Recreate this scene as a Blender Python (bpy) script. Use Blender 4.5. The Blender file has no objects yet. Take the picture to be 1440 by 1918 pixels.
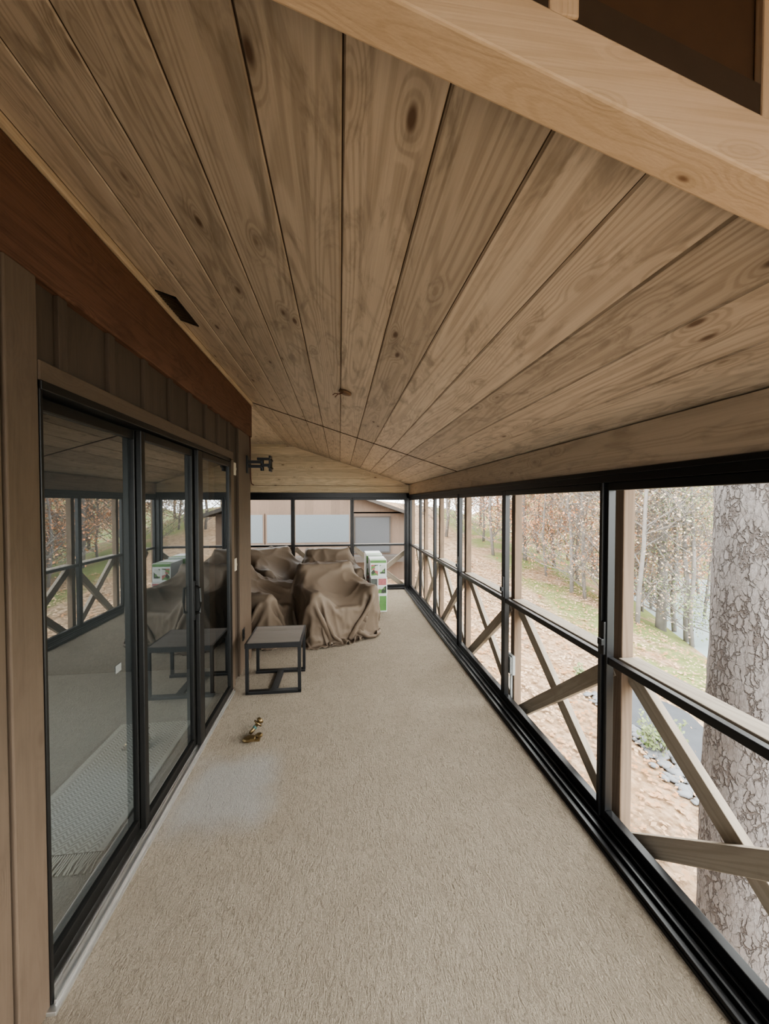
import bpy, bmesh, math, random
import numpy as np
from mathutils import Vector, Matrix, noise
random.seed(7)
S = bpy.context.scene
COL = S.collection
PI = math.pi
R = math.radians

# ------------------------------------------------------------------ helpers
class MB:
    def __init__(s): s.v = []; s.f = []
    def hexa(s, p):
        b = len(s.v); s.v += [tuple(q) for q in p]
        s.f += [tuple(b+i for i in q) for q in ((0,3,2,1),(4,5,6,7),(0,1,5,4),(1,2,6,5),(2,3,7,6),(3,0,4,7))]
        return s
    def box(s, x0,x1,y0,y1,z0,z1):
        x0,x1=min(x0,x1),max(x0,x1); y0,y1=min(y0,y1),max(y0,y1)
        return s.hexa([(x0,y0,z0),(x1,y0,z0),(x1,y1,z0),(x0,y1,z0),(x0,y0,z1),(x1,y0,z1),(x1,y1,z1),(x0,y1,z1)])
    def quad(s, a,b,c,d):
        n=len(s.v); s.v += [tuple(a),tuple(b),tuple(c),tuple(d)]; s.f.append((n,n+1,n+2,n+3)); return s
    def tube(s, pts, rad, n=8, cap=True):
        pts=[Vector(p) for p in pts]
        if not hasattr(rad,'__len__'): rad=[rad]*len(pts)
        b=len(s.v)
        for i,p in enumerate(pts):
            d=(pts[min(i+1,len(pts)-1)]-pts[max(i-1,0)]).normalized()
            a=Vector((0,0,1)) if abs(d.z)<.9 else Vector((1,0,0))
            u=d.cross(a).normalized(); w=d.cross(u)
            for k in range(n):
                t=2*PI*k/n; q=p+(u*math.cos(t)+w*math.sin(t))*rad[i]; s.v.append(tuple(q))
        for i in range(len(pts)-1):
            for k in range(n):
                s.f.append((b+i*n+k, b+i*n+(k+1)%n, b+(i+1)*n+(k+1)%n, b+(i+1)*n+k))
        if cap:
            s.f.append(tuple(b+k for k in range(n))[::-1])
            e=b+(len(pts)-1)*n; s.f.append(tuple(e+k for k in range(n)))
        return s
    def lathe(s, prof, M=Matrix(), n=24):
        b=len(s.v)
        for r,z in prof:
            for k in range(n):
                t=2*PI*k/n; s.v.append(tuple(M@Vector((r*math.cos(t),r*math.sin(t),z))))
        for i in range(len(prof)-1):
            for k in range(n):
                s.f.append((b+i*n+k,b+i*n+(k+1)%n,b+(i+1)*n+(k+1)%n,b+(i+1)*n+k))
        s.f.append(tuple(b+k for k in range(n))[::-1]); e=b+(len(prof)-1)*n
        s.f.append(tuple(e+k for k in range(n)))
        return s
    def build(s, name, mat, parent=None, smooth=False, bevel=0):
        off=Vector(parent['o']) if parent is not None and 'o' in parent else Vector((0,0,0))
        me=bpy.data.meshes.new(name)
        me.from_pydata([tuple(Vector(p)-off) for p in s.v],[],s.f); me.update()
        if smooth:
            for p in me.polygons: p.use_smooth=True
        o=bpy.data.objects.new(name,me); COL.objects.link(o)
        if mat: me.materials.append(mat)
        if parent is not None: o.parent=parent
        if bevel:
            m=o.modifiers.new('b','BEVEL'); m.width=bevel; m.segments=2; m.limit_method='ANGLE'
        return o

def tag(o,label=None,cat=None,group=None,kind=None):
    if label: o['label']=label
    if cat: o['category']=cat
    if group: o['group']=group
    if kind: o['kind']=kind
    return o
def empty(name,loc,label=None,cat=None,group=None,kind=None,world=True):
    o=bpy.data.objects.new(name,None); COL.objects.link(o); o.location=loc; o.empty_display_size=.1
    if world: o['o']=tuple(loc)      # children meshes are given in world coordinates
    return tag(o,label,cat,group,kind)
def copy_tree(o,parent=None):
    c=o.copy(); COL.objects.link(c)
    if parent is not None: c.parent=parent
    for ch in list(o.children): copy_tree(ch,c)
    return c
def board(name,p0,p1,w,t,mat,parent,side):
    p0=Vector(p0);p1=Vector(p1);d=p1-p0;L=d.length;ux=d.normalized();uy=Vector(side).normalized();uz=ux.cross(uy)
    mb=MB().box(-L/2,L/2,-t/2,t/2,-w/2,w/2)
    o=mb.build(name,mat,None,bevel=.003)
    M=Matrix((ux,uy,uz)).transposed().to_4x4()
    M.translation=(p0+p1)/2-Vector(parent['o'])
    o.parent=parent; o.matrix_local=M
    return o

# ------------------------------------------------------------------ materials
class G:
    def __init__(s,name):
        s.m=bpy.data.materials.new(name); s.m.use_nodes=True
        s.t=s.m.node_tree; s.N=s.t.nodes; s.L=s.t.links
        s.b=s.N['Principled BSDF']; s.out=s.N['Material Output']
        s.tc=s.N.new('ShaderNodeTexCoord')
        sp=s.N.new('ShaderNodeSeparateXYZ'); s.L.new(s.tc.outputs['Object'],sp.inputs[0]); s.xyz=sp.outputs
    def put(s,inp,v):
        if hasattr(v,'is_linked'): s.L.new(v,inp)
        elif isinstance(v,(tuple,list)) and len(v)==3 and inp.type=='RGBA': inp.default_value=(*v,1)
        else: inp.default_value=v
    def math(s,op,a,b=None,c=None,clamp=False):
        n=s.N.new('ShaderNodeMath'); n.operation=op; n.use_clamp=clamp
        for i,v in enumerate((a,b,c)):
            if v is not None: s.put(n.inputs[i],v)
        return n.outputs[0]
    def comb(s,x,y,z):
        n=s.N.new('ShaderNodeCombineXYZ')
        for i,v in enumerate((x,y,z)): s.put(n.inputs[i],v)
        return n.outputs[0]
    def noise(s,vec=None,scale=1,detail=3,rough=.5,dist=0,kind=None):
        n=s.N.new('ShaderNodeTexNoise'); s.put(n.inputs['Vector'],vec if vec is not None else s.tc.outputs['Object'])
        if kind: n.noise_type=kind
        n.inputs['Scale'].default_value=scale; n.inputs['Detail'].default_value=detail
        n.inputs['Roughness'].default_value=rough; n.inputs['Distortion'].default_value=dist
        return n.outputs[0]
    def vor(s,vec=None,scale=1,feature='F1',rand=1):
        n=s.N.new('ShaderNodeTexVoronoi'); n.feature=feature
        s.put(n.inputs['Vector'],vec if vec is not None else s.tc.outputs['Object']); n.inputs['Scale'].default_value=scale
        n.inputs['Randomness'].default_value=rand
        return n.outputs
    def rng(s,v,a,b,c=0,d=1,smooth=True):
        n=s.N.new('ShaderNodeMapRange'); n.interpolation_type='SMOOTHSTEP' if smooth else 'LINEAR'
        s.put(n.inputs[0],v)
        for i,q in enumerate((a,b,c,d)): s.put(n.inputs[i+1],q)
        return n.outputs[0]
    def mix(s,f,a,b,mode='MIX'):
        n=s.N.new('ShaderNodeMix'); n.data_type='RGBA'; n.blend_type=mode
        s.put(n.inputs[0],f); s.put(n.inputs[6],a); s.put(n.inputs[7],b)
        return n.outputs[2]
    def bump(s,h,st=.3,d=.01):
        n=s.N.new('ShaderNodeBump'); n.inputs['Strength'].default_value=st; n.inputs['Distance'].default_value=d
        s.put(n.inputs['Height'],h); s.L.new(n.outputs[0],s.b.inputs['Normal'])
    def col(s,c): s.put(s.b.inputs['Base Color'],c)
    def set(s,rough=.6,metal=0,spec=.5):
        s.b.inputs['Roughness'].default_value=rough; s.b.inputs['Metallic'].default_value=metal
        s.b.inputs['Specular IOR Level'].default_value=spec; return s

def plain(name,c,rough=.5,metal=0,var=.12,scale=30,bump=0):
    g=G(name).set(rough,metal)
    n=g.noise(scale=scale,detail=3)
    g.col(g.mix(n,tuple(x*(1-var) for x in c),tuple(min(1,x*(1+var)) for x in c)))
    if bump: g.bump(n,bump,.004)
    return g.m

def wood(name,light,dark,axis=1,plank=None,paxis=0,poff=0.,rough=.6,knots=1.,blotch=.35,ks=1.,bump=.15,gs=1.,ring=.2,kthr=.5,pv=(.86,1.07)):
    g=G(name).set(rough,0,.25)
    ax=[0,1,2]; ax.remove(axis)
    u=g.xyz[axis]; a=g.xyz[ax[0]]; b=g.xyz[ax[1]]
    rnd=None
    if plank:
        idx=g.math('FLOOR',g.math('DIVIDE',g.math('SUBTRACT',g.xyz[paxis],poff),plank))
        w=g.N.new('ShaderNodeTexWhiteNoise'); w.noise_dimensions='1D'; g.L.new(idx,w.inputs['W']); rnd=w.outputs['Value']
        u=g.math('MULTIPLY_ADD',rnd,37.,u); b=g.math('MULTIPLY_ADD',rnd,9.,b)
    oi=g.N.new('ShaderNodeObjectInfo')
    u=g.math('MULTIPLY_ADD',oi.outputs['Random'],23.,u)
    def vec(su,sa): return g.comb(g.math('MULTIPLY',u,su),g.math('MULTIPLY',a,sa),g.math('MULTIPLY',b,sa))
    kv=g.vor(vec(3.4*ks,9.5*ks))
    kd=kv['Distance']
    sepc=g.N.new('ShaderNodeSeparateColor'); g.L.new(kv['Color'],sepc.inputs[0])
    keep=g.math('GREATER_THAN',sepc.outputs[0],kthr)
    knot=g.math('MULTIPLY',g.rng(kd,.05,.14,1,0),keep)
    halo=g.math('MULTIPLY',g.rng(kd,.05,.42,1,0),keep)
    low=g.noise(vec(.22*gs,4.*gs),1,2,.5,.15)
    rings=g.math('SINE',g.math('ADD',g.math('MULTIPLY',low,190.),g.math('MULTIPLY',halo,16.)))
    rings=g.rng(rings,-.4,1.,0,1)
    grain=g.noise(vec(.8*gs,22.*gs),1,4,.6,.4)
    fine=g.noise(vec(3.*gs,190.*gs),1,2)
    f=g.math('ADD',g.math('MULTIPLY',rings,ring),g.math('ADD',g.math('MULTIPLY',grain,.45),g.math('MULTIPLY',fine,.3)))
    f=g.rng(f,.25,.85,0,1,False)
    c=g.mix(f,light,dark)
    if blotch:
        bl=g.noise(vec(2.8,9.),1,4,.65,1.6)
        c=g.mix(g.rng(bl,.47,.74,0,blotch),c,tuple(x*.55 for x in dark))
    if knots:
        c=g.mix(g.math('MULTIPLY',halo,.3*knots),c,tuple(x*.75 for x in dark))
        c=g.mix(g.math('MULTIPLY',knot,.9*knots),c,(dark[0]*.33,dark[1]*.24,dark[2]*.2))
    if rnd is not None:
        c=g.mix(1.,c,g.comb(*(g.rng(rnd,0,1,pv[0],pv[1],False),)*3),'MULTIPLY')
    g.col(c)
    g.bump(g.math('ADD',g.math('MULTIPLY',rings,.4),fine),bump,.003)
    return g.m

PW=.187; POFF=.008
M={}
M['ceil']=wood('ceiling_wood',(.59,.508,.415),(.34,.278,.215),1,PW,0,POFF,blotch=.6,rough=.42,ring=.24,kthr=.46,pv=(.80,1.12))
M['gable']=wood('gable_wood',(.68,.55,.385),(.44,.34,.225),0,.135,2,0.,blotch=.25)
M['pine']=wood('pine_beam',(.68,.53,.38),(.54,.40,.265),0,blotch=.08,ks=1.8,gs=1.6,ring=.18,kthr=.4)
M['pinez']=wood('pine_stud',(.66,.51,.36),(.50,.365,.24),2,blotch=.1,gs=1.5)
M['rust']=wood('rust_beam',(.145,.074,.046),(.08,.039,.024),1,blotch=.5,knots=.5,rough=.85,bump=.5)
M['header']=wood('header_wood',(.53,.44,.345),(.355,.28,.208),1,blotch=.35,knots=.4)
M['trimz']=wood('casing_wood',(.128,.092,.066),(.092,.064,.045),2,blotch=.2,knots=.25,rough=.65,gs=1.6,ring=.08)
M['trimy']=wood('head_casing_wood',(.115,.082,.058),(.08,.055,.038),1,blotch=.2,knots=.15,rough=.65,ring=.08)
M['strip']=wood('strip_wood',(.50,.395,.29),(.32,.24,.17),1,blotch=.1,knots=0)
M['siding']=wood('dark_siding',(.085,.061,.044),(.058,.041,.029),2,.2,1,0,blotch=.2,knots=0,rough=.7,ring=.08)
M['post']=wood('post_wood',(.22,.163,.12),(.14,.10,.072),2,blotch=.2,knots=.8,rough=.8)
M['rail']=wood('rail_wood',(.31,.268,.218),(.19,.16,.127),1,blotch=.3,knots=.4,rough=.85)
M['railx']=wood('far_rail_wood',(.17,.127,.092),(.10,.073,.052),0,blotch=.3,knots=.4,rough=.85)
M['brace']=wood('brace_wood',(.34,.29,.236),(.21,.176,.139),0,blotch=.25,knots=.5,rough=.85)
M['black']=plain('black_aluminium',(.007,.007,.008),.38,.0)
M['bronze']=plain('dark_bronze',(.011,.010,.009),.4,.2)
M['louvre']=plain('bronze_louvre',(.07,.05,.035),.45,.2)
M['alu']=plain('aluminium',(.62,.61,.59),.35,.9)
M['gap']=plain('groove_shadow',(.06,.04,.025),.9)
M['darkpanel']=plain('dark_brown_panel',(.085,.047,.024),.9)
M['inner']=plain('inner_wall',(.14,.139,.133),.8)
M['innerfloor']=plain('inner_carpet',(.32,.313,.295),.95,0,.2,120,.5)
M['brass']=plain('brass',(.22,.155,.078),.36,.85)
M['teal']=plain('teal_tape',(.05,.11,.10),.6)
M['fringe']=plain('rug_fringe',(.56,.545,.50),.9,0,.03)
M['paper']=plain('sticker_paper',(.20,.20,.19),.6,0,.03)
M['beigeplate']=plain('beige_plastic',(.50,.43,.34),.4,0,.03)
M['greybox']=plain('grey_plastic',(.30,.31,.305),.5,0,.04)
M['copper']=plain('brown_cover',(.16,.095,.055),.5)
M['cable']=plain('brown_cable',(.10,.035,.02),.5)
M['green']=plain('green_print',(.12,.27,.08),.5,0,.3,14)
M['pink']=plain('red_print',(.46,.16,.17),.5,0,.4,40)
M['photo']=plain('dark_print',(.10,.11,.10),.5,0,.8,25)
M['carton']=plain('white_carton',(.66,.68,.67),.6,0,.04)
g=G('picture_print').set(.5); vc=g.vor(scale=22)['Color']; sc=g.N.new('ShaderNodeSeparateColor'); g.L.new(vc,sc.inputs[0])
c=g.mix(g.math('GREATER_THAN',sc.outputs[0],.45),(.05,.07,.045),(.55,.57,.53)); c=g.mix(g.math('GREATER_THAN',sc.outputs[1],.58),c,(.13,.28,.08)); c=g.mix(g.math('GREATER_THAN',sc.outputs[2],.75),c,(.42,.14,.13)); g.col(c); M['busy']=g.m
M['tabletop']=wood('table_top_wood',(.27,.237,.212),(.18,.156,.138),0,.075,1,0,knots=0,blotch=.1,rough=.5)

# carpet
g=G('carpet').set(.95,0,.1)
n1=g.noise(scale=5,detail=5); n2=g.noise(scale=135,detail=4,rough=.75)
st=g.noise(g.comb(g.math('MULTIPLY',g.xyz[0],56),g.math('MULTIPLY',g.xyz[1],21),0),1,5,.66,1.7)
c=g.mix(g.rng(n2,.3,.7),(.47,.39,.30),(.63,.535,.425))
c=g.mix(g.rng(st,.35,.54,.52,0),c,(.30,.244,.185))
c=g.mix(g.rng(n1,.38,.68,0,.3),c,(.42,.345,.265))
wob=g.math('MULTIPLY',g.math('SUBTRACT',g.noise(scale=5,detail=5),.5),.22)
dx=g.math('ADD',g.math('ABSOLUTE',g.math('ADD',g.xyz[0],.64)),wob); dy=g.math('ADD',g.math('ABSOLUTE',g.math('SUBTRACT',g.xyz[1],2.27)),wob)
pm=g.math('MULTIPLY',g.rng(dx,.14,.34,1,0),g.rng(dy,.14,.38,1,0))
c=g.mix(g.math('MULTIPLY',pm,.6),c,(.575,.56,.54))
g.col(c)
g.bump(g.math('ADD',g.math('MULTIPLY',st,1.8),g.math('MULTIPLY',n2,.8)),1.,.036)
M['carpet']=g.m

# brown tarpaulin
g=G('brown_cover_fabric').set(.65,0,.35)
n=g.noise(scale=3,detail=4)
g.col(g.mix(n,(.122,.090,.064),(.168,.126,.092)))
g.bump(g.noise(scale=60,detail=2),.08,.004)
M['tarp']=g.m

# sliding door glass: one sheet, Schlick reflection that is the same from both sides
def glass(name,f0,k,tint):
    g=G(name); g.N.remove(g.b)
    tr=g.N.new('ShaderNodeBsdfTransparent'); tr.inputs[0].default_value=(*tint,1)
    go=g.N.new('ShaderNodeBsdfGlossy'); go.inputs['Roughness'].default_value=.01; go.inputs['Color'].default_value=(.92,.97,1,1)
    lw=g.N.new('ShaderNodeLayerWeight'); lw.inputs[0].default_value=.5
    fr=g.math('MULTIPLY_ADD',g.math('POWER',lw.outputs['Facing'],5.),k,f0)
    mx=g.N.new('ShaderNodeMixShader'); g.L.new(fr,mx.inputs[0]); g.L.new(tr.outputs[0],mx.inputs[1]); g.L.new(go.outputs[0],mx.inputs[2])
    g.L.new(mx.outputs[0],g.out.inputs[0]); return g.m
M['doorglass']=glass('door_glass',.28,.6,(.70,.76,.76))

# outdoors
g=G('leaf_litter').set(.95,0,.1)
n2=g.noise(scale=5,detail=6,rough=.75); n3=g.noise(scale=.9,detail=4)
c=g.mix(g.rng(n2,.35,.65),(.14,.093,.06),(.36,.262,.18))
c=g.mix(g.rng(n3,.4,.65,0,.4),c,(.27,.168,.095))
gm=g.math('MULTIPLY',g.rng(g.noise(scale=.6,detail=4),.38,.5),g.rng(g.xyz[0],6.6,7.8))
c=g.mix(g.math('MULTIPLY',gm,.8),c,(.13,.17,.06))
g.col(c); g.bump(n2,.6,.05); M['ground']=g.m
g=G('lake_water').set(.4,0,.1); g.col((.24,.285,.29)); g.bump(g.noise(scale=2.5,detail=2),.15,.05); M['lake']=g.m
# pine bark: irregular flaky plates, narrow gaps of varying width between them
g=G('pine_bark').set(.9,0,.1)
def sv(a,b): return g.comb(g.math('MULTIPLY',g.xyz[0],a),g.math('MULTIPLY',g.xyz[1],a),g.math('MULTIPLY',g.xyz[2],b))
nn=g.N.new('ShaderNodeTexNoise'); nn.inputs['Scale'].default_value=12; nn.inputs['Detail'].default_value=4; nn.inputs['Roughness'].default_value=.6; g.L.new(g.tc.outputs['Object'],nn.inputs['Vector'])
wv=g.N.new('ShaderNodeVectorMath'); wv.operation='MULTIPLY_ADD'
g.L.new(nn.outputs['Color'],wv.inputs[0]); wv.inputs[1].default_value=(1.9,1.9,1.7); g.L.new(sv(26,9.5),wv.inputs[2])
e=g.vor(wv.outputs[0],1,'DISTANCE_TO_EDGE')['Distance']; cc=g.vor(wv.outputs[0],1)['Color']
sc=g.N.new('ShaderNodeSeparateColor'); g.L.new(cc,sc.inputs[0])
wd_=g.rng(g.noise(sv(10,4),1,3,.6),.38,.66,-.05,.11)
gap=g.rng(g.math('SUBTRACT',e,wd_),-.05,.09,1,0)
flk=g.noise(sv(60,24),1,5,.75,.7)
c=g.mix(g.rng(flk,.3,.7),(.15,.135,.127),(.235,.22,.214))
c=g.mix(g.math('MULTIPLY',sc.outputs[0],.45),c,(.165,.143,.132))
c=g.mix(g.math('MULTIPLY',gap,.62),c,g.mix(flk,(.055,.043,.037),(.12,.098,.088)))
g.col(c)
g.bump(g.math('ADD',g.math('MULTIPLY',gap,-1.),g.math('ADD',g.math('MULTIPLY',sc.outputs[0],.6),g.math('MULTIPLY',flk,.6))),1.,.024); M['bark']=g.m
M['greybark']=plain('grey_bark',(.19,.172,.158),.9,0,.3,6)
M['rockm']=plain('creek_rock',(.15,.153,.16),.85,0,.35,3,.3)
M['fabric']=plain('landscape_fabric',(.045,.048,.055),.8,0,.3,3,.3)
M['nwall']=wood('neighbour_siding',(.125,.09,.07),(.098,.07,.054),2,.3,0,0,knots=0,blotch=0,rough=.8)
M['nscreen']=plain('neighbour_screen',(.082,.095,.106),.5)
M['nscreend']=plain('neighbour_dark_screen',(.045,.046,.05),.6)
M['nroof']=plain('neighbour_roof',(.05,.042,.037),.9)
def leafm(name,c1,c2):
    g=G(name).set(.8,0,.1)
    n=g.noise(scale=1.3,detail=4); g.col(g.mix(g.rng(n,.35,.65),c1,c2))
    return g.m
M['leafred']=leafm('rust_leaves',(.46,.19,.085),(.48,.31,.20))
M['leaftan']=leafm('pale_tan_leaves',(.41,.285,.18),(.44,.355,.265))
M['leafgreen']=leafm('pale_green_leaves',(.14,.18,.075),(.26,.29,.17))
M['litter1']=leafm('fallen_leaves',(.33,.175,.088),(.43,.31,.21))

# ------------------------------------------------------------------ camera
cam=bpy.data.cameras.new('camera'); co=bpy.data.objects.new('camera',cam); COL.objects.link(co)
co.location=(0,0,1.65); co.rotation_euler=(R(90-1.27),0,R(-6.65)); cam.sensor_fit='HORIZONTAL'; cam.sensor_width=36; cam.lens=18; cam.clip_start=.02
S.camera=co

# ------------------------------------------------------------------ the room
FY=7.35; RX=1.34
def cz(x): return 2.44-.316*x if x>-.98 else 2.44+.316*.98
def st(o): return tag(o,kind='structure')
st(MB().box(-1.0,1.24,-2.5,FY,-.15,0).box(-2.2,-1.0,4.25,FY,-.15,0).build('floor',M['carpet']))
st(MB().box(-4.6,-1.0,-1,4.2,-.15,-.002).build('floor_inside',M['innerfloor']))

# ceiling boards with V joints
mb=MB(); bv=.005; dp=.007
def strip(x0,x1,y0,y1):
    prof=[(x0+.0006,cz(x0)+dp),(x0+bv,cz(x0+bv)),(x1-bv,cz(x1-bv)),(x1-.0006,cz(x1)+dp)]
    b=len(mb.v)
    for y in (y0,y1):
        for x,z in prof: mb.v.append((x,y,z))
    for i in range(3): mb.f.append((b+i,b+i+1,b+4+i+1,b+4+i))
    mb.f.append((b,b+1,b+2,b+3)); mb.f.append((b+4,b+5,b+6,b+7))
for k in range(-6,9):
    x0=POFF+k*PW; x1=x0+PW
    a=max(x0,-.985); b_=min(x1,1.62)
    if b_-a>.02:
        strip(a,b_,.56,4.275); strip(a,b_,4.305,FY+.3)
for k in range(7):
    a=-.985-(k+1)*PW; strip(a,a+PW,4.305,FY)
cl=st(mb.build('ceiling',M['ceil']))
bk=MB()
bk.hexa([(-.99,.56,cz(-.979)+.0075),(1.62,.56,cz(1.62)+.0075),(1.62,FY+.3,cz(1.62)+.0075),(-.99,FY+.3,cz(-.979)+.0075),
         (-.99,.56,cz(-.979)+.1),(1.62,.56,cz(1.62)+.1),(1.62,FY+.3,cz(1.62)+.1),(-.99,FY+.3,cz(-.979)+.1)])
bk.box(-2.3,-.98,4.25,FY,cz(-1)+.0085,cz(-1)+.1)
bk.build('backing',M['gap'],cl)
sm=MB().hexa([(-.98,4.284,cz(-.979)-.004),(1.33,4.284,cz(1.33)-.004),(1.33,4.296,cz(1.33)-.004),(-.98,4.296,cz(-.979)-.004),
              (-.98,4.284,cz(-.979)+.006),(1.33,4.284,cz(1.33)+.006),(1.33,4.296,cz(1.33)+.006),(-.98,4.296,cz(-.979)+.006)])
st(sm.build('seam_shadow',M['gap']))  # dark strip laid in for the shadow line across the board joint

# house wall with the door opening
w=MB()
DY0,DY1,DZ=1.335,3.46,2.04
w.box(-1.12,-.97,-2.5,DY0,0,2.8).box(-1.12,-.97,DY1,4.25,0,2.8).box(-1.12,-.97,DY0,DY1,DZ,2.8)
w.box(-2.2,-.97,4.13,4.25,0,2.8)
y=-2.3
while y<4.2:
    w.box(-.97,-.952,y-.022,y+.022,2.10 if DY0-.1<y<DY1+.1 else 0,2.36); y+=.29
st(w.build('wall_left',M['siding'],bevel=.002))
st(MB().box(-2.3,-2.2,4.13,FY,0,2.8).build('wall_corner',M['siding']))
wi=MB()
wi.box(-4.7,-4.6,-1,4.2,0,2.5).box(-4.7,-1.12,-1.1,-1,0,2.5).box(-4.7,-1.12,4.0,4.12,0,2.5).box(-4.7,-1.12,-1,4.12,2.5,2.55)
st(wi.build('wall_inside',M['inner']))

# far gable of horizontal boards
gw=MB(); z=1.85
xs0,xs1=-2.2,RX+.02
def xr(zz): return min(xs1,(2.44-zz)/.316+.02) if zz<2.74 else -.9
while z<2.79:
    z1=min(z+.135,2.8)
    gw.hexa([(xs0,FY,z+.003),(xr(z),FY,z+.003),(xr(z),FY+.03,z+.003),(xs0,FY+.03,z+.003),(xs0,FY,z1-.003),(xr(z1),FY,z1-.003),(xr(z1),FY+.03,z1-.003),(xs0,FY+.03,z1-.003)])
    gw.hexa([(xs0,FY+.012,z),(xr(z)+.1,FY+.012,z),(xr(z)+.1,FY+.06,z),(xs0,FY+.06,z),(xs0,FY+.012,z1),(xr(z1)+.3,FY+.012,z1),(xr(z1)+.3,FY+.06,z1),(xs0,FY+.06,z1)])
    z=z1
gw.box(xs0,xs1,FY+.012,FY+.08,1.85,2.03)
st(gw.build('wall_back',M['gable']))

# near gable above the cross beam, and unseen roof and upper walls added over the camera bay to block light
dk=MB().hexa([(-.97,.572,2.44+.31),(1.5,.572,2.44-.47),(1.5,.61,2.44-.47),(-.97,.61,2.44+.31),(-.97,.572,3.4),(1.5,.572,3.4),(1.5,.61,3.4),(-.97,.61,3.4)])
st(dk.build('wall_gable',M['darkpanel']))
st(MB().box(-1.12,1.6,-2.6,.64,3.4,3.5).build('ceiling_sky_block',M['darkpanel']))
st(MB().box(-1.12,1.6,-2.6,-2.5,2.05,3.5).box(1.46,1.6,-2.6,.64,2.0,3.5).box(-1.12,-1.0,-2.6,.6,2.7,3.5).build('wall_light_block',M['header']))
st(MB().box(.312,.36,.556,.572,2.44-.316*.335+.046,3.4).build('trim_1',M['pinez'],bevel=.003))
st(MB().box(.675,.735,.556,.572,2.44-.316*.705+.046,3.4).build('trim_2',M['pinez'],bevel=.003))

# casings
st(MB().box(-.97,-.94,1.215,1.335,0,2.36).build('trim_3',M['trimz'],bevel=.004))
st(MB().box(-.97,-.945,.95,1.205,0,2.36).build('trim_4',M['trimz'],bevel=.004))
st(MB().box(-.97,-.937,1.336,3.56,2.04,2.105).build('trim_5',M['trimy'],bevel=.004))
st(MB().box(-.97,-.945,3.47,3.60,0,2.039).build('trim_6',M['trimz'],bevel=.004))
st(MB().box(-.97,-.948,3.80,4.26,0,2.36).build('trim_7',M['trimz'],bevel=.004))
st(MB().box(-.945,-.925,.2,4.30,2.702,2.735).build('trim_8',M['strip'],bevel=.004))

# beams
o=MB().box(-1.1,-.938,-.5,4.30,2.36,2.70).build('wall_beam',M['rust'],bevel=.006)
tag(o,'rust-red rough-sawn beam running along the top of the house wall above the door','beam')
o=MB().box(RX-.01,RX+.12,-2.5,FY-.0,1.815,2.012).build('header_beam',M['header'],bevel=.004)
tag(o,'brown header board running above the black window frames under the low ceiling edge','beam')
def sl(x,d): return 2.44-.316*x+d
x0,x1=-.96,1.5
o=MB().hexa([(x0,.555,sl(x0,-.05)),(x1,.555,sl(x1,-.05)),(x1,.625,sl(x1,-.05)),(x0,.625,sl(x0,-.05)),
             (x0,.555,sl(x0,.046)),(x1,.555,sl(x1,.046)),(x1,.625,sl(x1,.046)),(x0,.625,sl(x0,.046))]).build('cross_beam',M['pine'],bevel=.004)
tag(o,'pale orange knotty pine beam sloping across the top of the view','beam')

# ------------------------------------------------------------------ sliding door
d=empty('door_1',(-.95,DY0,0),kind='structure')
f=MB().box(-1.06,-.935,DY0,DY0+.012,0,DZ).box(-1.06,-.93,DY1-.04,DY1,0,DZ).box(-1.06,-.93,DY0,DY1,DZ-.03,DZ)
f.build('frame',M['bronze'],d,bevel=.003)
th=MB().box(-1.06,-.91,DY0-.02,DY1,0,.014)
for xx in (-1.015,-.965,-.93): th.box(xx,xx+.008,DY0,DY1,.014,.03)
th.build('threshold',M['alu'],d,bevel=.002)
def dpanel(y0,y1,x,s0,s1,handle=None):
    m=MB(); t=.028; zt=DZ-.035
    m.box(x,x+t,y0,y0+s0,.03,zt).box(x,x+t,y1-s1,y1,.03,zt).box(x,x+t,y0+s0,y1-s1,.03,.085).box(x,x+t,y0+s0,y1-s1,zt-.045,zt)
    p=m.build('door_panel',M['bronze'],d,bevel=.004); p['o']=tuple(d['o'])
    MB().quad((x+t/2,y0+s0,.085),(x+t/2,y1-s1,.085),(x+t/2,y1-s1,zt-.045),(x+t/2,y0+s0,zt-.045)).build('glass',M['doorglass'],p)
    if handle:
        hy=handle
        h=MB().tube([(x+t,hy,.92),(x+t+.035,hy,.93),(x+t+.04,hy,1.0),(x+t+.035,hy,1.09),(x+t,hy,1.10)],.009,8)
        h.box(x+t,x+t+.008,hy-.016,hy+.016,.88,1.14); h.build('handle',M['bronze'],p,smooth=False)
    return p
p1=dpanel(DY0+.012,2.03,-1.015,.018,.036)
p2=dpanel(2.0,2.70,-.985,.036,.06,2.66)
p3=dpanel(2.67,DY1-.04,-.955,.085,.035)
stk=MB().box(-.9995,-.999,1.835,1.88,.885,.92); s_=stk.build('sticker',M['paper'],p1); tag(s_,'small pale paper sticker')

# rug behind the glass
g=G('rug_weave').set(.95,0,.1)
zig=g.math('PINGPONG',g.math('MULTIPLY',g.xyz[0],1.),.025)
w_=g.math('SINE',g.math('MULTIPLY',g.math('ADD',g.xyz[1],zig),280.))
edge=g.math('GREATER_THAN',g.math('ABSOLUTE',g.xyz[0]),.22)
c=g.mix(g.rng(w_,-.6,.6),(.33,.322,.30),(.54,.53,.495)); c=g.mix(edge,c,(.51,.50,.465))
g.col(c); g.bump(w_,.2,.003)
r=empty('woven_rug',(-1.36,2.44,0),'cream and grey chevron woven rug with fringe, inside behind the glass door','rug',world=False)
MB().box(-.25,.25,-.52,.58,0,.012).build('weave',g.m,r)
fm=MB()
for i in range(44):
    x=-.245+i*.0113; fm.tube([(x,-.52,.006),(x+random.uniform(-.006,.006),-.57,.005),(x+random.uniform(-.014,.014),-.625,.004)],.0035,5)
fm.build('fringe',M['fringe'],r)

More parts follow.
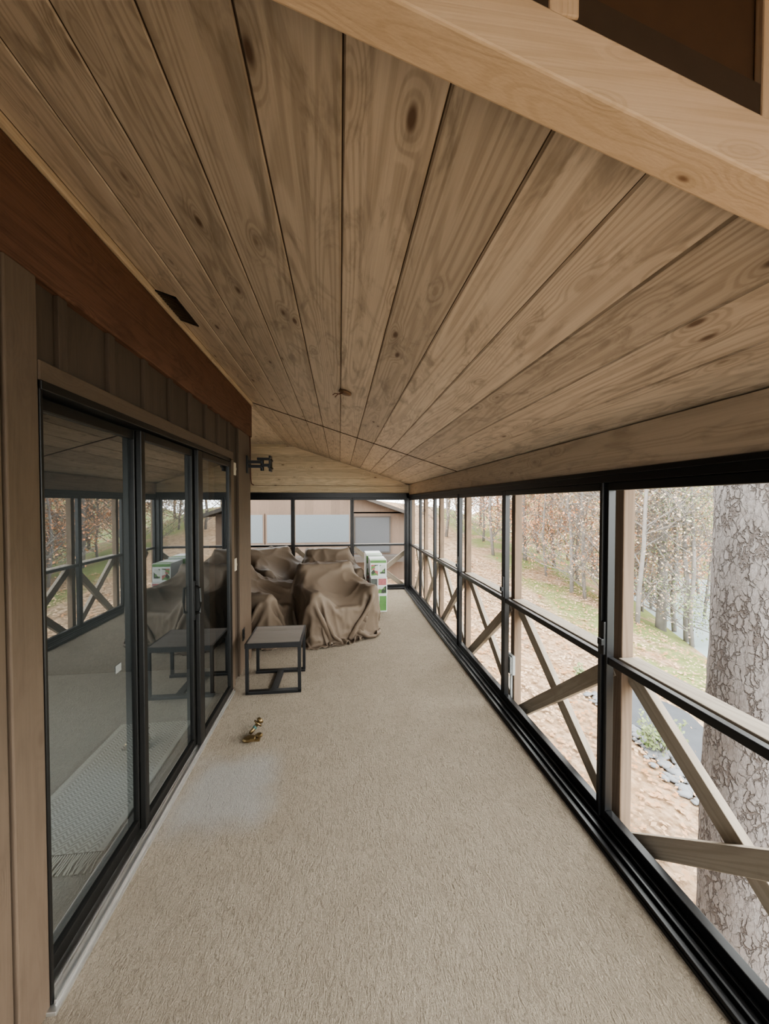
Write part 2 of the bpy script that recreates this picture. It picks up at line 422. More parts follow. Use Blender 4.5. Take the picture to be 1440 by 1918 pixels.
# ------------------------------------------------------------------ window panels (open black frames with mid rails)
def rmap(a,dd,z): return (RX+.02+dd,a,z)
def fmap(a,dd,z): return (a,FY+.02+dd,z)
def mbox(mb,mp,a0,a1,d0,d1,z0,z1):
    p=mp(a0,d0,z0); q=mp(a1,d1,z1); mb.box(p[0],q[0],p[1],q[1],z0,z1)
WZ0,WZ1=.035,1.755
def window(n,mp,a0,a1,latch=None,s=.034):
    wd=empty('window_%d'%n,mp(a0,0,0),kind='structure')
    m=MB(); g_=.003
    mbox(m,mp,a0+g_,a0+s,-.02,.02,WZ0,WZ1); mbox(m,mp,a1-s,a1-g_,-.02,.02,WZ0,WZ1)
    mbox(m,mp,a0+s,a1-s,-.02,.02,WZ0,WZ0+.045); mbox(m,mp,a0+s,a1-s,-.02,.02,WZ1-.04,WZ1)
    m.build('frame',M['black'],wd,bevel=.003)
    m=MB(); mbox(m,mp,a0+s,a1-s,-.015,.015,.835,.872); m.build('mid_rail',M['black'],wd,bevel=.003)
    if latch is not None:
        m=MB(); mbox(m,mp,latch-.012,latch+.012,-.034,-.02,.88,1.05); mbox(m,mp,latch-.016,latch+.016,-.05,-.034,.93,.965)
        m.build('latch',M['black'],wd,bevel=.004)
JY=[-.60,.61,1.82,3.03,4.25,5.40,6.40,FY-.03]
n=1
for i in range(len(JY)-1):
    window(n,rmap,JY[i],JY[i+1],latch=(JY[i+1]-.017) if i in (1,2,3) else None); n+=1
JX=[-2.04,-.875,.235,RX-.06]
for i in range(3):
    window(n,fmap,JX[i],JX[i+1]); n+=1
t=MB()
t.box(RX-.11,RX+.06,-.60,FY,-.02,.014)
for dx in (-.105,-.062,-.015): t.box(RX+dx,RX+dx+.012,-.60,FY,.014,.032)
t.box(RX-.02,RX+.06,-.6,FY,.014,.035)
st(t.build('trim_9',M['black'],bevel=.002))
st(MB().box(RX-.015,RX+.06,-.60,FY,1.755,1.815).box(RX-.03,RX-.015,-.60,FY,1.79,1.812).build('trim_10',M['black'],bevel=.002))
st(MB().box(-2.1,RX-.1,FY-.08,FY+.05,0,.035).box(-2.1,RX,FY-.03,FY+.05,1.755,1.85).build('trim_11',M['black'],bevel=.002))
jm=MB().box(RX-.06,RX+.05,FY-.03,FY+.05,0,1.85)
for yy in (1.82,4.25): jm.box(RX-.012,RX+.05,yy-.006,yy+.006,.03,1.76)
st(jm.build('trim_12',M['black'],bevel=.002))
st(MB().box(RX-.10,RX+.06,-.6,FY+.1,-.35,-.021).box(-2.2,RX+.06,FY,FY+.06,-.35,-.001).build('trim_13',M['rail']))

# ------------------------------------------------------------------ posts and X-braced railing outside
PD0,PD1=.065,.128
def post(mp,a,label):
    m=MB(); mbox(m,mp,a-.033,a+.033,PD0,PD1,-3.2 if mp is rmap else -2.0,1.83)
    tag(m.build('porch_post',M['post'],bevel=.005),label,'post','porch posts outside the window panels')
plab={1.82:'brown square post outside the nearest tall window joint, beside the pine trunk view',
      3.03:'brown square post with the grey outlet box on it',
      4.25:'brown square post outside the right windows, next beyond the one with the outlet box',
      5.40:'second brown post beyond the one with the outlet box, outside the right windows',
      6.40:'last brown post before the far corner outside the right windows'}
PO=0.
for a in JY[2:7]: post(rmap,a+PO,plab[a])
post(fmap,RX+.1,'brown post standing at the far right corner of the porch')
post(fmap,JX[1],'brown post behind the left mullion of the far windows')
post(fmap,JX[2],'brown post behind the right mullion of the far windows')
def railing(mp,a0,a1,label,mt):
    rl=empty('railing',mp((a0+a1)/2,.11,0),label,'railing','X-braced wooden railings outside the windows')
    m=MB(); mbox(m,mp,a0,a1,.045,.15,.826,.866); m.build('top_rail',mt,rl,bevel=.004)
    m=MB(); mbox(m,mp,a0,a1,.062,.14,-.20,-.12); m.build('bottom_rail',mt,rl,bevel=.004)
    nrm=Vector(mp(0,1,0))-Vector(mp(0,0,0))
    board('brace',mp(a0,.080,.79),mp(a1,.080,-.09),.086,.040,M['brace'],rl,nrm)
    board('brace',mp(a0,.121,-.09),mp(a1,.121,.79),.086,.040,M['brace'],rl,nrm)
rlab=['X-braced railing bay behind the camera side, cut off by the right edge of the picture',
 'X-braced wooden railing bay nearest the camera, in front of the pine trunk',
 'X-braced wooden railing bay beside the grey outlet box, toward the camera',
 'X-braced wooden railing bay just beyond the grey outlet box',
 'X-braced railing bay outside the right windows, third beyond the outlet box post',
 'X-braced railing bay outside the right windows, fourth beyond the outlet box post',
 'X-braced railing bay of the right side that ends at the far corner']
for i in range(1,len(JY)-1):
    railing(rmap,JY[i]+PO+.033,JY[i+1]+PO-.033,rlab[i],M['rail'])
flab=['X-braced railing bay behind the far windows, hidden partly by the house corner','X-braced railing bay behind the middle far window above the covered chairs','X-braced railing bay behind the right far window above the cartons']
pj=[-2.04,JX[1],JX[2],RX+.1]
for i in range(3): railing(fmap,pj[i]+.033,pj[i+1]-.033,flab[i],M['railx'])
# outlet box on post
ob=empty('outlet_box',(RX+.085,3.02,.32),'grey weatherproof outlet box fixed to a porch post outside the right windows','electrical box')
MB().box(1.395,1.425,2.97,3.07,.24,.40).build('body',M['greybox'],ob,bevel=.008)
MB().box(1.382,1.395,2.975,3.065,.25,.39).build('lid',M['greybox'],ob,bevel=.005)
MB().tube([(1.412,3.02,.24),(1.412,3.02,-.1)],.011,10).build('conduit',M['greybox'],ob,smooth=True)

# ------------------------------------------------------------------ small fittings
v=empty('ceiling_vent',(-.89,2.25,cz(-.89)),'dark rectangular vent in the ceiling boards beside the rust-red beam','vent')
def on_ceil(mb,x0,x1,y0,y1,h0,h1):
    mb.hexa([(x0,y0,cz(x0)-h1),(x1,y0,cz(x1)-h1),(x1,y1,cz(x1)-h1),(x0,y1,cz(x0)-h1),(x0,y0,cz(x0)-h0),(x1,y0,cz(x1)-h0),(x1,y1,cz(x1)-h0),(x0,y1,cz(x0)-h0)])
m=MB(); on_ceil(m,-.955,-.83,2.10,2.40,-.002,.003); m.build('backing',M['black'],v)
m=MB()
for q in ((-.96,-.945,2.09,2.41),(-.84,-.825,2.09,2.41),(-.96,-.825,2.09,2.105),(-.96,-.825,2.395,2.41)): on_ceil(m,*q,0,.007)
m.build('frame',M['bronze'],v)
m=MB()
for i in range(11): on_ceil(m,-.945,-.84,2.118+i*.026,2.128+i*.026,0,.006)
m.build('grille',M['louvre'],v)

cb=empty('ceiling_box_cover',(.035,2.70,cz(.035)),'round brown junction cover with loose wires hanging from the ceiling boards','electrical fitting')
zc=cz(.035)
MB().lathe([(.0,-.014),(.04,-.013),(.046,-.008),(.046,.0)],Matrix.Translation((.04,2.70,zc-.006))@Matrix.Rotation(math.atan(.316),4,'Y')).build('cover',M['copper'],cb,smooth=True)
MB().tube([(.03,2.69,zc-.012),(.0,2.67,zc-.03),(-.03,2.66,zc-.028),(-.045,2.66,zc-.04)],.003,6).tube([(.02,2.70,zc-.012),(-.01,2.70,zc-.022),(-.03,2.69,zc-.045)],.003,6).build('wire',M['cable'],cb,smooth=True)

def plate(y,z,x,mat,label,name='wall_outlet',cat='outlet'):
    e=empty(name,(x,y,z),label,cat)
    MB().box(x,x+.008,y-.036,y+.036,z-.058,z+.058).build('cover_plate',mat,e,bevel=.003)
    m=MB()
    if name=='wall_outlet':
        m.box(x+.008,x+.012,y-.017,y+.017,z+.008,z+.036).box(x+.008,x+.012,y-.017,y+.017,z-.036,z-.008); m.build('socket',mat,e,bevel=.002)
    else:
        m.box(x+.008,x+.018,y-.006,y+.006,z-.012,z+.012); m.build('toggle',mat,e,bevel=.002)
plate(3.71,2.0-.03,-.97,M['beigeplate'],'beige switch plate high on the wall between door and house corner','light_switch','switch')
plate(3.71,1.08,-.97,M['beigeplate'],'beige switch plate at mid height on the wall beside the door','light_switch','switch')
plate(3.9,.36,-.948,M['black'],'black outlet low on the corner board behind the side table')

# tv mount
tv=empty('tv_mount',(-.948,4.12,2.05),'black folding television bracket sticking out from the house corner','bracket')
MB().box(-.948,-.932,4.07,4.17,1.96,2.14).build('wall_plate',M['black'],tv,bevel=.003)
MB().box(-.935,-.80,4.11,4.15,2.02,2.05).box(-.935,-.80,4.11,4.15,2.065,2.095).tube([(-.80,4.13,1.99),(-.80,4.13,2.11)],.018,10).box(-.80,-.70,4.08,4.12,2.03,2.06).build('arm',M['black'],tv,bevel=.003)
MB().box(-.72,-.70,4.0,4.20,2.01,2.03).box(-.72,-.70,4.0,4.20,2.09,2.11).box(-.72,-.70,4.05,4.15,1.98,2.14).box(-.83,-.70,4.02,4.05,2.09,2.115).build('head_plate',M['black'],tv,bevel=.003)
cb2=MB().tube([(-.94,4.22,2.36),(-.938,4.23,2.2),(-.935,4.21,2.05),(-.94,4.24,1.92),(-.925,4.2,1.86),(-.90,4.2,1.845)],.006,6).build('loose_cable',M['cable'],smooth=True)
tag(cb2,'thin red-brown cable hanging down the house corner below the rust-red beam','cable')

# ------------------------------------------------------------------ side table
tb=empty('side_table',(-.575,3.62,0),'black metal side table with dark plank top on the carpet near the door','table',world=False)
W=.235; D=.235; H=.445; q=.0135
MB().box(-W+.012,W-.012,-D+.012,D-.012,H-.018,H+.001).build('tabletop',M['tabletop'],tb,bevel=.002)
MB().box(-W,W,-D-.004,-D+.016,H-.042,H).box(-W,W,D-.016,D+.004,H-.042,H).box(-W-.004,-W+.016,-D,D,H-.042,H).box(W-.016,W+.004,-D,D,H-.042,H).build('top_frame',M['black'],tb,bevel=.002)
for sx in (-1,1):
    for sy in (-1,1):
        cx=sx*(W-q); cy=sy*(D-q); MB().box(cx-q,cx+q,cy-q,cy+q,.012,H-.042).build('leg',M['black'],tb,bevel=.002)
MB().box(-W,W,-D,-D+.05,0,.026).build('foot_bar',M['black'],tb,bevel=.003)
MB().box(-W,W,D-.05,D,0,.026).build('foot_bar',M['black'],tb,bevel=.003)
MB().box(-.03,.03,-D+.05,D-.05,0,.024).build('stretcher',M['black'],tb,bevel=.003)

# ------------------------------------------------------------------ brass door hardware on the carpet
hs=empty('door_hardware',(-.605,2.76,0),'small brass door knob set with teal tape lying on the carpet','door hardware',world=False)
MR=Matrix.Rotation(R(25),4,'Z')
hp=MB()
hp.lathe([(.024,0),(.036,.004),(.038,.012),(.03,.02),(.016,.026)],MR@Matrix.Translation((-.035,-.01,0))@Matrix.Scale(1.2,4,(1,0,0)))
hp.lathe([(.016,0),(.024,.004),(.026,.014),(.018,.02)],MR@Matrix.Translation((.035,-.005,0)))
hp.box(-.05,.05,-.05,-.028,.002,.012).box(-.012,.012,-.06,-.02,.01,.03)
hp.build('latch_plate',M['brass'],hs,smooth=False)
TM=Matrix.Translation((-.02,.035,.028))@Matrix.Rotation(R(35),4,'Z')@Matrix.Rotation(R(48),4,'Y')
MB().lathe([(.012,-.02),(.014,.01),(.012,.03),(.012,.05),(.030,.054),(.034,.058),(.034,.064),(.012,.068)],TM).build('neck',M['brass'],hs,smooth=True)
MB().lathe([(.010,.064),(.012,.068),(.022,.074),(.026,.082),(.024,.09),(.015,.096),(.004,.098)],TM).build('knob',M['brass'],hs,smooth=True)
MB().lathe([(.013,.022),(.0145,.024),(.0145,.036),(.013,.038)],TM).build('tape',M['teal'],hs)

# ------------------------------------------------------------------ draped patio chairs (cloth settled over a chair body)
def drape(hx,hy,oy,seed,n=70,steps=230,iters=10,bh=.46,slack=.95,big=.15):
    rg=np.random.RandomState(seed)
    boxes=[(0,-.04,.20,.37,.38,.20),(0,.33,bh,.36,.085,bh),(-.37,-.04,.305,.06,.37,.305),(.37,-.04,.305,.06,.37,.305)]
    xs=np.linspace(-hx,hx,n); ys=np.linspace(-hy,hy,n)+oy
    X,Y=np.meshgrid(xs,ys,indexing='ij')
    ok=((np.abs(X)/hx)**3.6+(np.abs(Y-oy)/hy)**3.6)<1.0
    P=np.stack([X*slack,(Y-oy)*slack+oy,np.full_like(X,.95)],-1).reshape(-1,3)
    K=8; low=rg.rand(K+1,K+1); gi=np.clip(np.linspace(0,K,n),0,K-.001); ii=gi.astype(int); fr=gi-ii; fr=fr*fr*(3-2*fr)
    A0=low[ii][:,ii]*(1-fr)[:,None]+low[ii+1][:,ii]*fr[:,None]; A1=low[ii][:,ii+1]*(1-fr)[:,None]+low[ii+1][:,ii+1]*fr[:,None]
    P[:,2]+=.02*rg.rand(len(P))+big*(A0*(1-fr)[None,:]+A1*fr[None,:]).reshape(-1)
    P[:,0]+=.006*rg.randn(len(P)); P[:,1]+=.006*rg.randn(len(P))
    rest0=np.stack([X,Y],-1).reshape(-1,2); okf=ok.reshape(-1)
    I,J=np.meshgrid(np.arange(n),np.arange(n),indexing='ij'); idx=I*n+J
    sets=[]
    for di,dj,stf in ((2,0,.05),(0,2,.05),(1,1,.35),(1,-1,.35),(1,0,1.),(0,1,1.)):
        a=idx[(I+di<n)&(J+dj<n)&(J+dj>=0)]; ia_i=a//n; ia_j=a%n; b=(ia_i+di)*n+ia_j+dj
        key=(ia_i//di)%2 if di else (ia_j//dj)%2
        for c in (0,1):
            s=(key==c)&okf[a]&okf[b]; A=a[s];B=b[s]
            sets.append((A,B,np.linalg.norm(rest0[A]-rest0[B],axis=1),stf))
    V=np.zeros_like(P); dt=1/75.; th=.012
    def collide(Q):
        hit=np.zeros(len(Q),bool)
        for cx,cy,c_z,ax,ay,az in boxes:
            qx=Q[:,0]-cx;qy=Q[:,1]-cy;qz=Q[:,2]-c_z
            px=ax+th-np.abs(qx);py=ay+th-np.abs(qy);pz=az+th-qz
            ins=(px>0)&(py>0)&(pz>0)
            if not ins.any(): continue
            wz=pz*.45
            mz=ins&(wz<=px)&(wz<=py); mx=ins&~mz&(px<=py); my=ins&~mz&~mx
            Q[mx,0]=cx+np.sign(qx[mx])*(ax+th); Q[my,1]=cy+np.sign(qy[my])*(ay+th); Q[mz,2]=c_z+az+th
            hit|=ins
        low=Q[:,2]<.012; Q[low,2]=.012; hit|=low
        return hit
    for stp in range(steps):
        V[:,2]-=9.8*dt
        r=np.hypot(P[:,0],P[:,1]); lw=(P[:,2]<.35)&(r>.44)
        V[lw,0]-=P[lw,0]/r[lw]*11.*dt; V[lw,1]-=P[lw,1]/r[lw]*11.*dt
        sp=np.linalg.norm(V,axis=1); mxs=2.2; k=np.minimum(1,mxs/(sp+1e-9)); V*=k[:,None]
        Q=P+V*dt; hit=np.zeros(len(P),bool)
        for it in range(iters):
            for A,B,L,stf in sets:
                dlt=Q[B]-Q[A]; ln=np.sqrt((dlt*dlt).sum(1))+1e-9
                cr=dlt*((ln-L)/ln*.5*stf)[:,None]
                Q[A]+=cr; Q[B]-=cr
            hit|=collide(Q)
        Q[hit]=P[hit]+(Q[hit]-P[hit])*np.array([.4,.4,1.])
        collide(Q)
        V=(Q-P)/dt*.965
        P=Q
    vm=-np.ones(n*n,int); vm[okf]=np.arange(okf.sum())
    verts=P[okf]; faces=[]
    for i in range(n-1):
        for j in range(n-1):
            q4=(i*n+j,(i+1)*n+j,(i+1)*n+j+1,i*n+j+1)
            if all(okf[k] for k in q4): faces.append(tuple(int(vm[k]) for k in q4))
    return verts,faces
def cover_mesh(args,kw={},off=0.):
    v_,f_=drape(*args,**kw)
    me=bpy.data.meshes.new('cover'); me.from_pydata([tuple(map(float,p)) for p in v_],[],f_); me.update()
    # finer mesh, then a few sharp creases pressed into the cloth, running mostly down the sides
    bm=bmesh.new(); bm.from_mesh(me)
    bmesh.ops.subdivide_edges(bm,edges=bm.edges,cuts=1,use_grid_fill=True,smooth=.6)
    bm.normal_update()
    dis=[]
    for vt in bm.verts:
        p=vt.co; w1=noise.noise_vector(p*1.7+Vector((off,3,7)))*.22
        q=p+w1
        a=1-abs(noise.noise(Vector((q.x*4.4+off,q.y*4.4,q.z*1.3))))*3.0
        b=1-abs(noise.noise(Vector((q.x*3.0+3,q.y*3.0+off,q.z*3.4))))*3.4
        dis.append((max(a,0)**2)*.015+(max(b,0)**2)*.013-.005)
    for vt,dd in zip(bm.verts,dis):
        vt.co+=vt.normal*dd*(1 if vt.normal.z>=-.3 else .3); vt.co.z=max(vt.co.z,.006)
    bm.to_mesh(me); bm.free()
    for p in me.polygons: p.use_smooth=True
    me.materials.append(M['tarp']); return me
cov=[cover_mesh((1.12,1.19,.11,3),dict(bh=.415,slack=.92,big=.3),1.3),cover_mesh((1.10,1.17,.14,11),dict(bh=.42,slack=.91,big=.3),8.1)]
sb=MB().lathe([(.30,0),(.32,.006),(.32,.03),(.28,.04),(.05,.05),(.05,.12)])
def chair(x,y,rz,k,sx,label,sz=1.):
    e=empty('patio_chair',(x,y,0),label,'chair','patio chairs under brown covers',world=False); e.rotation_euler=(0,0,R(rz))
    o=bpy.data.objects.new('cover',cov[k]); COL.objects.link(o); o.parent=e; o.scale=(sx,1,sz)
    so=o.modifiers.new('t','SOLIDIFY'); so.thickness=.004
    b=sb.build('swivel_base',M['black'],None,smooth=False); b.parent=e
    return e
chair(-.08,4.98,22,0,1,'covered patio chair in front of the others, draped in brown, right of the side table')
chair(-1.05,4.98,72,1,1,'brown covered patio chair behind the side table, partly hidden by the house corner',.97)
chair(-.97,6.25,38,0,-1,'brown covered patio chair at the back left, under the left far window',1.08)
chair(-.14,6.2,10,1,-1,'brown covered patio chair at the back right, beside the printed cartons',1.05)

# ------------------------------------------------------------------ printed cartons
def carton(x0,x1,y0,y1,z0,z1,label,style,group='printed cartons'):
    e=empty('carton',((x0+x1)/2,(y0+y1)/2,z0),label,'box',group)
    MB().box(x0,x1,y0,y1,z0,z1-.002).build('body',M['carton'],e,bevel=.004)
    w=x1-x0;h=z1-z0;dp_=y1-y0
    def fr(a,b,c,dd,mat):
        MB().box(x0+a*w,x0+b*w,y0-.0015,y0+.001,z0+c*h,z0+dd*h).build('printed_panel',M[mat],e)
    def sd(a,b,c,dd,mat):
        MB().box(x1-.001,x1+.0015,y0+a*dp_,y0+b*dp_,z0+c*h,z0+dd*h).build('printed_panel',M[mat],e)
    def tp(a,b,c,dd,mat):
        MB().box(x0+a*w,x0+b*w,y0+c*dp_,y0+dd*dp_,z1-.004,z1-.0005).build('printed_panel',M[mat],e)
    if style==0:
        fr(.02,.98,.82,.97,'green'); fr(.06,.48,.10,.72,'busy'); fr(.58,.92,.2,.7,'busy'); sd(.03,.97,.80,.97,'green'); sd(.1,.6,.1,.6,'busy'); tp(.05,.95,.05,.3,'green')
    elif style==1:
        fr(.02,.4,.08,.92,'photo'); fr(.46,.95,.55,.92,'pink'); fr(.46,.95,.08,.48,'busy'); sd(.05,.5,.1,.9,'busy')
    else:
        fr(.55,.97,.08,.92,'green'); fr(.06,.5,.08,.5,'busy'); fr(.06,.5,.56,.9,'photo'); sd(.1,.9,.1,.5,'busy')
    return e
bx0,bx1,by0,by1=.46,.71,5.78,6.22
hh=.265
carton(bx0,bx1,by0,by1,0,hh,'white and green printed carton on the carpet, bottom of the stack',2)
carton(bx0+.006,bx1+.004,by0-.004,by1,hh,2*hh,'white printed carton with a red picture, middle of the stack',1)
carton(bx0-.004,bx1-.004,by0+.006,by1,2*hh,3*hh,'white carton with a green band, topmost of the stack',0)
carton(bx0-.03,bx1-.02,6.26,6.72,0,.82,'tall white and green carton standing behind the carton stack',0)

# ------------------------------------------------------------------ outdoors
def gz(x,y):
    z=-2.6+.17*(min(max(y,8.5),32)-6)-.12*(min(max(x,-6),22)-4)
    if x>9.6: z-=.25*(min(x,18)-9.6)
    if x>19: z+=.36*(min(x,50)-19)
    return z+.12*noise.noise(Vector((x*.3,y*.3,0)))
gm=MB(); nx,ny=72,72
for i in range(nx+1):
    for j in range(ny+1):
        x=-24+i*1.25; y=-20+j*1.25; gm.v.append((x,y,min(gz(x,y),-1.0 if (x<3 and y<9) else 99)))
for i in range(nx):
    for j in range(ny):
        a=i*(ny+1)+j; gm.f.append((a,a+ny+1,a+ny+2,a+1))
st(gm.build('ground',M['ground'],smooth=True))
st(MB().quad((8,-30,-3.05),(60,-30,-3.05),(60,40,-3.05),(8,40,-3.05)).build('lake',M['lake']))
# fallen leaves lying on the slope
ll=MB(); rs=random.Random(9)
for k in range(15000):
    x=rs.uniform(2.6,10.5); y=rs.uniform(.5,17); z=gz(x,y)+.05
    s_=rs.uniform(.02,.05); a=rs.uniform(0,6.28); t1=Vector((math.cos(a),math.sin(a),rs.uniform(-.4,.4)))*s_; t2=Vector((-math.sin(a),math.cos(a),rs.uniform(-.4,.4)))*s_*.7
    p=Vector((x,y,z)); ll.quad(p-t1,p+t2,p+t1,p-t2)
tag(ll.build('fallen_leaves',M['litter1']),'tan and rust fallen leaves scattered over the slope below the railing','leaves',kind='stuff')

# the big pine
PX,PY=3.36,2.80
pt=empty('pine_tree',(PX,PY,gz(PX,PY)),'large pine trunk with plated grey bark close outside the right windows','tree')
zb=gz(PX,PY)-.1
m=MB(); pts=[];rad=[]
for i in range(90):
    f_=i/89; z=zb+f_*9
    pts.append((PX+.028*(z-.5)+.01*math.sin(z*2),PY+.01*z,z)); rad.append(.275-.008*(z+3) if z<1 else .243-.008*(z-1))
m.tube(pts,rad,64)
tr=m.build('trunk',M['bark'],pt,smooth=True)
for vtx in tr.data.vertices:
    c3=vtx.co; q=noise.noise(Vector((c3.x*12,c3.y*12,c3.z*6)))
    dirv=Vector((c3.x-.028*c3.z,c3.y,0)).normalized(); vtx.co+=dirv*q*.014

def tree_mesh(kind,seed):
    rd=random.Random(seed)
    tk=MB(); lf=MB()
    H=rd.uniform(8.5,11); r0={'grey':.16,'thin':.07}.get(kind,.09)
    pts=[];p=Vector((0,0,-.3))
    for i in range(9):
        pts.append(p.copy()); p=p+Vector((rd.uniform(-.14,.14),rd.uniform(-.14,.14),H/8))
    tk.tube(pts,[r0*(1-.085*i) for i in range(9)],8)
    tips=[]
    nb={'red':34,'tan':34,'grey':26,'green':36,'thin':36}[kind]
    for k in range(nb):
        f_=rd.uniform(.06,.98); a=f_*7.99; i=int(a); base=pts[i].lerp(pts[min(i+1,8)],a-i)
        th=rd.uniform(0,2*PI); ln=rd.uniform(1.0,2.4)*(1.15-f_*.6)*(.8 if kind=='thin' else 1); up=rd.uniform(.2,1.1) if kind!='green' else rd.uniform(-.1,.3)
        e=base+Vector((math.cos(th)*ln,math.sin(th)*ln,up*ln)); mid=base.lerp(e,.5)+Vector((0,0,-.08*ln))
        tk.tube([base,mid,e],[.024,.015,.006],5,False)
        for q in range(16):
            s=base.lerp(e,rd.uniform(.25,1)); t2=s+Vector((rd.uniform(-.7,.7),rd.uniform(-.7,.7),rd.uniform(-.1,.9)))
            tk.tube([s,t2],[.008,.004],3,False); tips.append((s,t2))
    nl={'red':7600,'tan':5200,'grey':1000,'green':8000,'thin':2600}[kind]
    for k in range(nl):
        s,t2=rd.choice(tips); c=s.lerp(t2,rd.uniform(.1,1.1))+Vector([rd.gauss(0,.25) for _ in range(3)])
        u=Vector([rd.uniform(-1,1) for _ in range(3)]).normalized(); w=u.orthogonal().normalized(); z=rd.uniform(.02,.05)
        lf.quad(c-u*z,c+w*z*.7,c+u*z,c-w*z*.7)
    return tk,lf
def tree(kind,seed,leaf,label):
    e=empty('tree',(0,0,0),label,'tree','trees along the lake shore',world=False)
    tk,lf=tree_mesh(kind,seed)
    tk.build('trunk',M['greybark'],e,smooth=True); lf.build('foliage',M[leaf],e)
    return e
kinds=[('red',1,'leafred','thin autumn tree with rust leaves in the woods beyond the railing'),
       ('tan',2,'leaftan','thin tree with sparse tan leaves in the woods beyond the railing'),
       ('grey',3,'leaftan','nearly bare grey tree in the woods beyond the railing'),
       ('green',4,'leafgreen','pale green evergreen tree in the woods beyond the railing'),
       ('red',5,'leafred','thin autumn tree with rust leaves in the woods beyond the railing'),
       ('thin',6,'leaftan','very slender tree with sparse leaves in the woods beyond the railing'),
       ('thin',7,'leafred','very slender tree with sparse leaves in the woods beyond the railing')]
protos=[tree(*k) for k in kinds]
spots=[]
rd=random.Random(21)
for px,t_,k in [(985,19,0),(1010,24,1),(1040,20,4),(1065,26,3),(1085,18,1),(1110,22,0),(1150,24,2),(1185,21,4),(1205,16,6),(1240,13.5,2),(1262,18,0),(1290,13,3),(1312,20,1),(1330,24,4),
                (1000,30,3),(1050,32,0),(1100,31,1),(1160,33,4),(1220,30,1),(1280,31,0),(1330,32,3),(1390,26,0),(1425,22,1),(900,27,0),(930,30,1),(880,34,3),(840,36,4),(800,40,1),(1425,32,4),(960,34,4),
                (1025,17,6),(1072,15,6),(1098,14.5,5),(1128,16,6),(1142,13.5,5),(1172,15,6),(1222,17,6),(1268,14,5),(1302,12.5,5),(1322,16,6),(1196,12.8,5),(1255,21,4),
                (775,23,1),(792,28,0),(815,24,5),(835,22,1),(858,25,6),(880,21,5),(905,22,1),(925,19,6),(945,23,0),(965,20,5),(870,29,1),(760,32,0)]:
    xc=(px-720)/720; x=t_*(.1158+xc*.9933); y=t_*(.9933-xc*.1158); spots.append((x,y,k))
used=set()
for i,(x,y,k) in enumerate(spots):
    o=protos[k] if k not in used else copy_tree(protos[k]); used.add(k)
    o.location=(x,y,max(gz(x,y),-3.05)); o.rotation_euler=(0,0,rd.uniform(0,6.28)); s=rd.uniform(.8,1.2); o.scale=(s,s,s)

# shrubs on the slope
def shrub(px,py,zg,sc,label,seed):
    xc=(px-720)/720; t_=(1.65-zg)/((py-943)/720); x=t_*(.1158+xc*.9933); y=t_*(.9933-xc*.1158)
    e=empty('shrub',(x,y,gz(x,y)),label,'shrub','small shrubs on the leafy slope',world=False)
    rs=random.Random(seed); a=MB(); b=MB()
    for k in range(16):
        th=rs.uniform(0,6.28); ln=rs.uniform(.25,.5)*sc; t2=Vector((math.cos(th)*ln*.55,math.sin(th)*ln*.55,ln)); a.tube([(0,0,-.05),t2],[.01,.004],5)
        for q in range(26):
            c=t2*rs.uniform(.35,1.05)+Vector([rs.gauss(0,.04*sc) for _ in range(3)]); u=Vector([rs.uniform(-1,1) for _ in range(3)]).normalized(); w=u.orthogonal().normalized()
            b.quad(c-u*.035,c+w*.02,c+u*.035,c-w*.02)
    a.build('stems',M['greybark'],e); b.build('foliage',M['leafgreen'],e)
shrub(1240,1430,-2.4,1.3,'small green shrub beside the pine trunk at the stony creek bed',1)
shrub(1100,1300,-2.3,.9,'small green shrub on the slope behind the near railing',2)
# dark landscape fabric and stones of the drainage bed
lfm=MB()
for i in range(41):
    f_=i/40; y=3.2+f_*4.6; xc_=6.0+.25*math.sin(y*.9)-.05*(y-6); wq=(.68+.14*math.sin(y*2.1))*min(1,(1.02-f_)*4)
    for k in range(7):
        x=xc_-wq+2*wq*k/6; lfm.v.append((x,y,gz(x,y)+.07+.03*noise.noise(Vector((x*4,y*4,1)))))
for i in range(40):
    for k in range(6):
        a=i*7+k; lfm.f.append((a,a+1,a+8,a+7))
tag(lfm.build('landscape_fabric',M['fabric'],smooth=True),'dark grey strip of landscape fabric along the slope beyond the near railing','ground cover')
rk=MB(); rs=random.Random(5)
for k in range(420):
    f_=rs.random(); y=3.2+f_*4.; x=4.98+.2*math.sin(y*1.1)+rs.gauss(0,.15)-.05*(y-6)
    z=gz(x,y)+.03; r_=rs.uniform(.03,.075)
    prof=[(.2,-.3),(.8,-.1),(1,.15),(.7,.45),(.25,.55)]
    rk.lathe([(a*r_*rs.uniform(.85,1.1),c*r_) for a,c in prof],Matrix.Translation((x,y,z))@Matrix.Rotation(rs.uniform(0,3),4,'Z')@Matrix.Scale(rs.uniform(1.1,1.7),4,(1,0,0)),7)
tag(rk.build('creek_stones',M['rockm'],smooth=True),'grey stones of a dry creek bed on the slope below the porch','stones',kind='stuff')

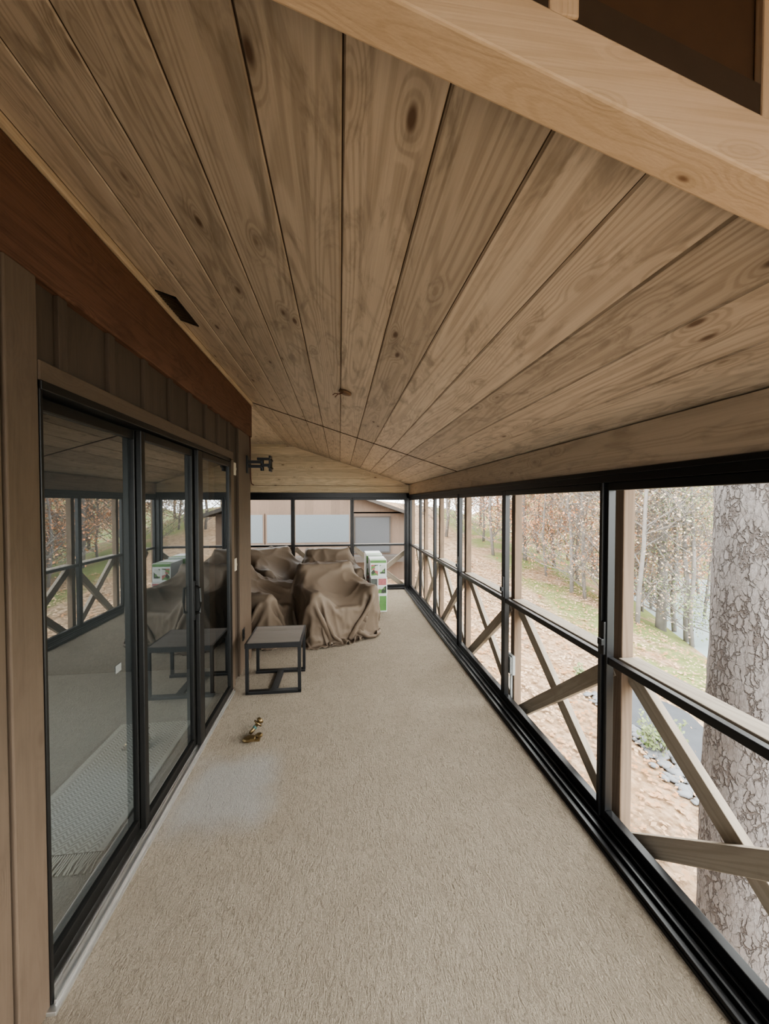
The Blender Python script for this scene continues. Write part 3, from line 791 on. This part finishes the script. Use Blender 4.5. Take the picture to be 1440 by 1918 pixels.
# neighbouring building
NY=13.5
nb=empty('neighbour_house',(-1.5,NY,-1.5),'beige board-sided neighbouring porch house seen through the far windows','house')
MB().box(-7,.42,NY,NY+6,-2,3.6).build('wall',M['nwall'],nb)
MB().box(.42,2.3,NY+.1,NY+5,-2,1.35).hexa([(.42,NY+.1,1.3),(2.3,NY+.1,1.3),(2.3,NY+5,1.3),(.42,NY+5,1.3),(.42,NY+.1,1.95),(2.3,NY+.1,1.31),(2.3,NY+5,1.31),(.42,NY+5,1.95)]).build('side_porch_wall',M['nwall'],nb)
MB().hexa([(.35,NY-.4,1.95),(2.6,NY-.4,1.18),(2.6,NY+6,1.18),(.35,NY+6,1.95),(.35,NY-.4,2.07),(2.6,NY-.4,1.30),(2.6,NY+6,1.30),(.35,NY+6,2.07)]).build('roof',M['nroof'],nb)
for x0,x1,z0,z1,mm in ((-4.2,-2.6,.30,1.26,'nscreen'),(-2.46,-1.62,.30,1.26,'nscreen'),(-1.52,.33,.30,1.26,'nscreen'),(.55,1.75,-.06,1.15,'nscreend')):
    yy=NY if x1<.42 else NY+.1
    fr=MB().box(x0-.05,x1+.05,yy-.05,yy-.005,z0-.05,z1+.05).build('window_frame',M['nroof'] if mm=='nscreend' else M['nwall'],nb); fr['o']=tuple(nb['o'])
    MB().box(x0,x1,yy-.06,yy-.045,z0,z1).build('screen',M[mm],fr)
MB().box(-7,2.3,NY-.5,NY,-.35,-.15).build('deck_edge',M['nroof'],nb)

# ------------------------------------------------------------------ light: bright overcast sky, and an unseen fill light added in the room behind the door
wd=bpy.data.worlds.new('overcast'); S.world=wd; wd.use_nodes=True
bg=wd.node_tree.nodes['Background']; bg.inputs[0].default_value=(.975,1.0,.98,1); bg.inputs[1].default_value=2.2
la=bpy.data.lights.new('room_fill_light','AREA'); la.size=.6; la.energy=6; la.color=(1,.98,.95)
lo=bpy.data.objects.new('room_fill_light',la); COL.objects.link(lo); lo.location=(-2.6,2.2,2.42)
S.view_settings.view_transform='AgX'
S.view_settings.look='AgX - Medium High Contrast'
S.view_settings.exposure=2.15
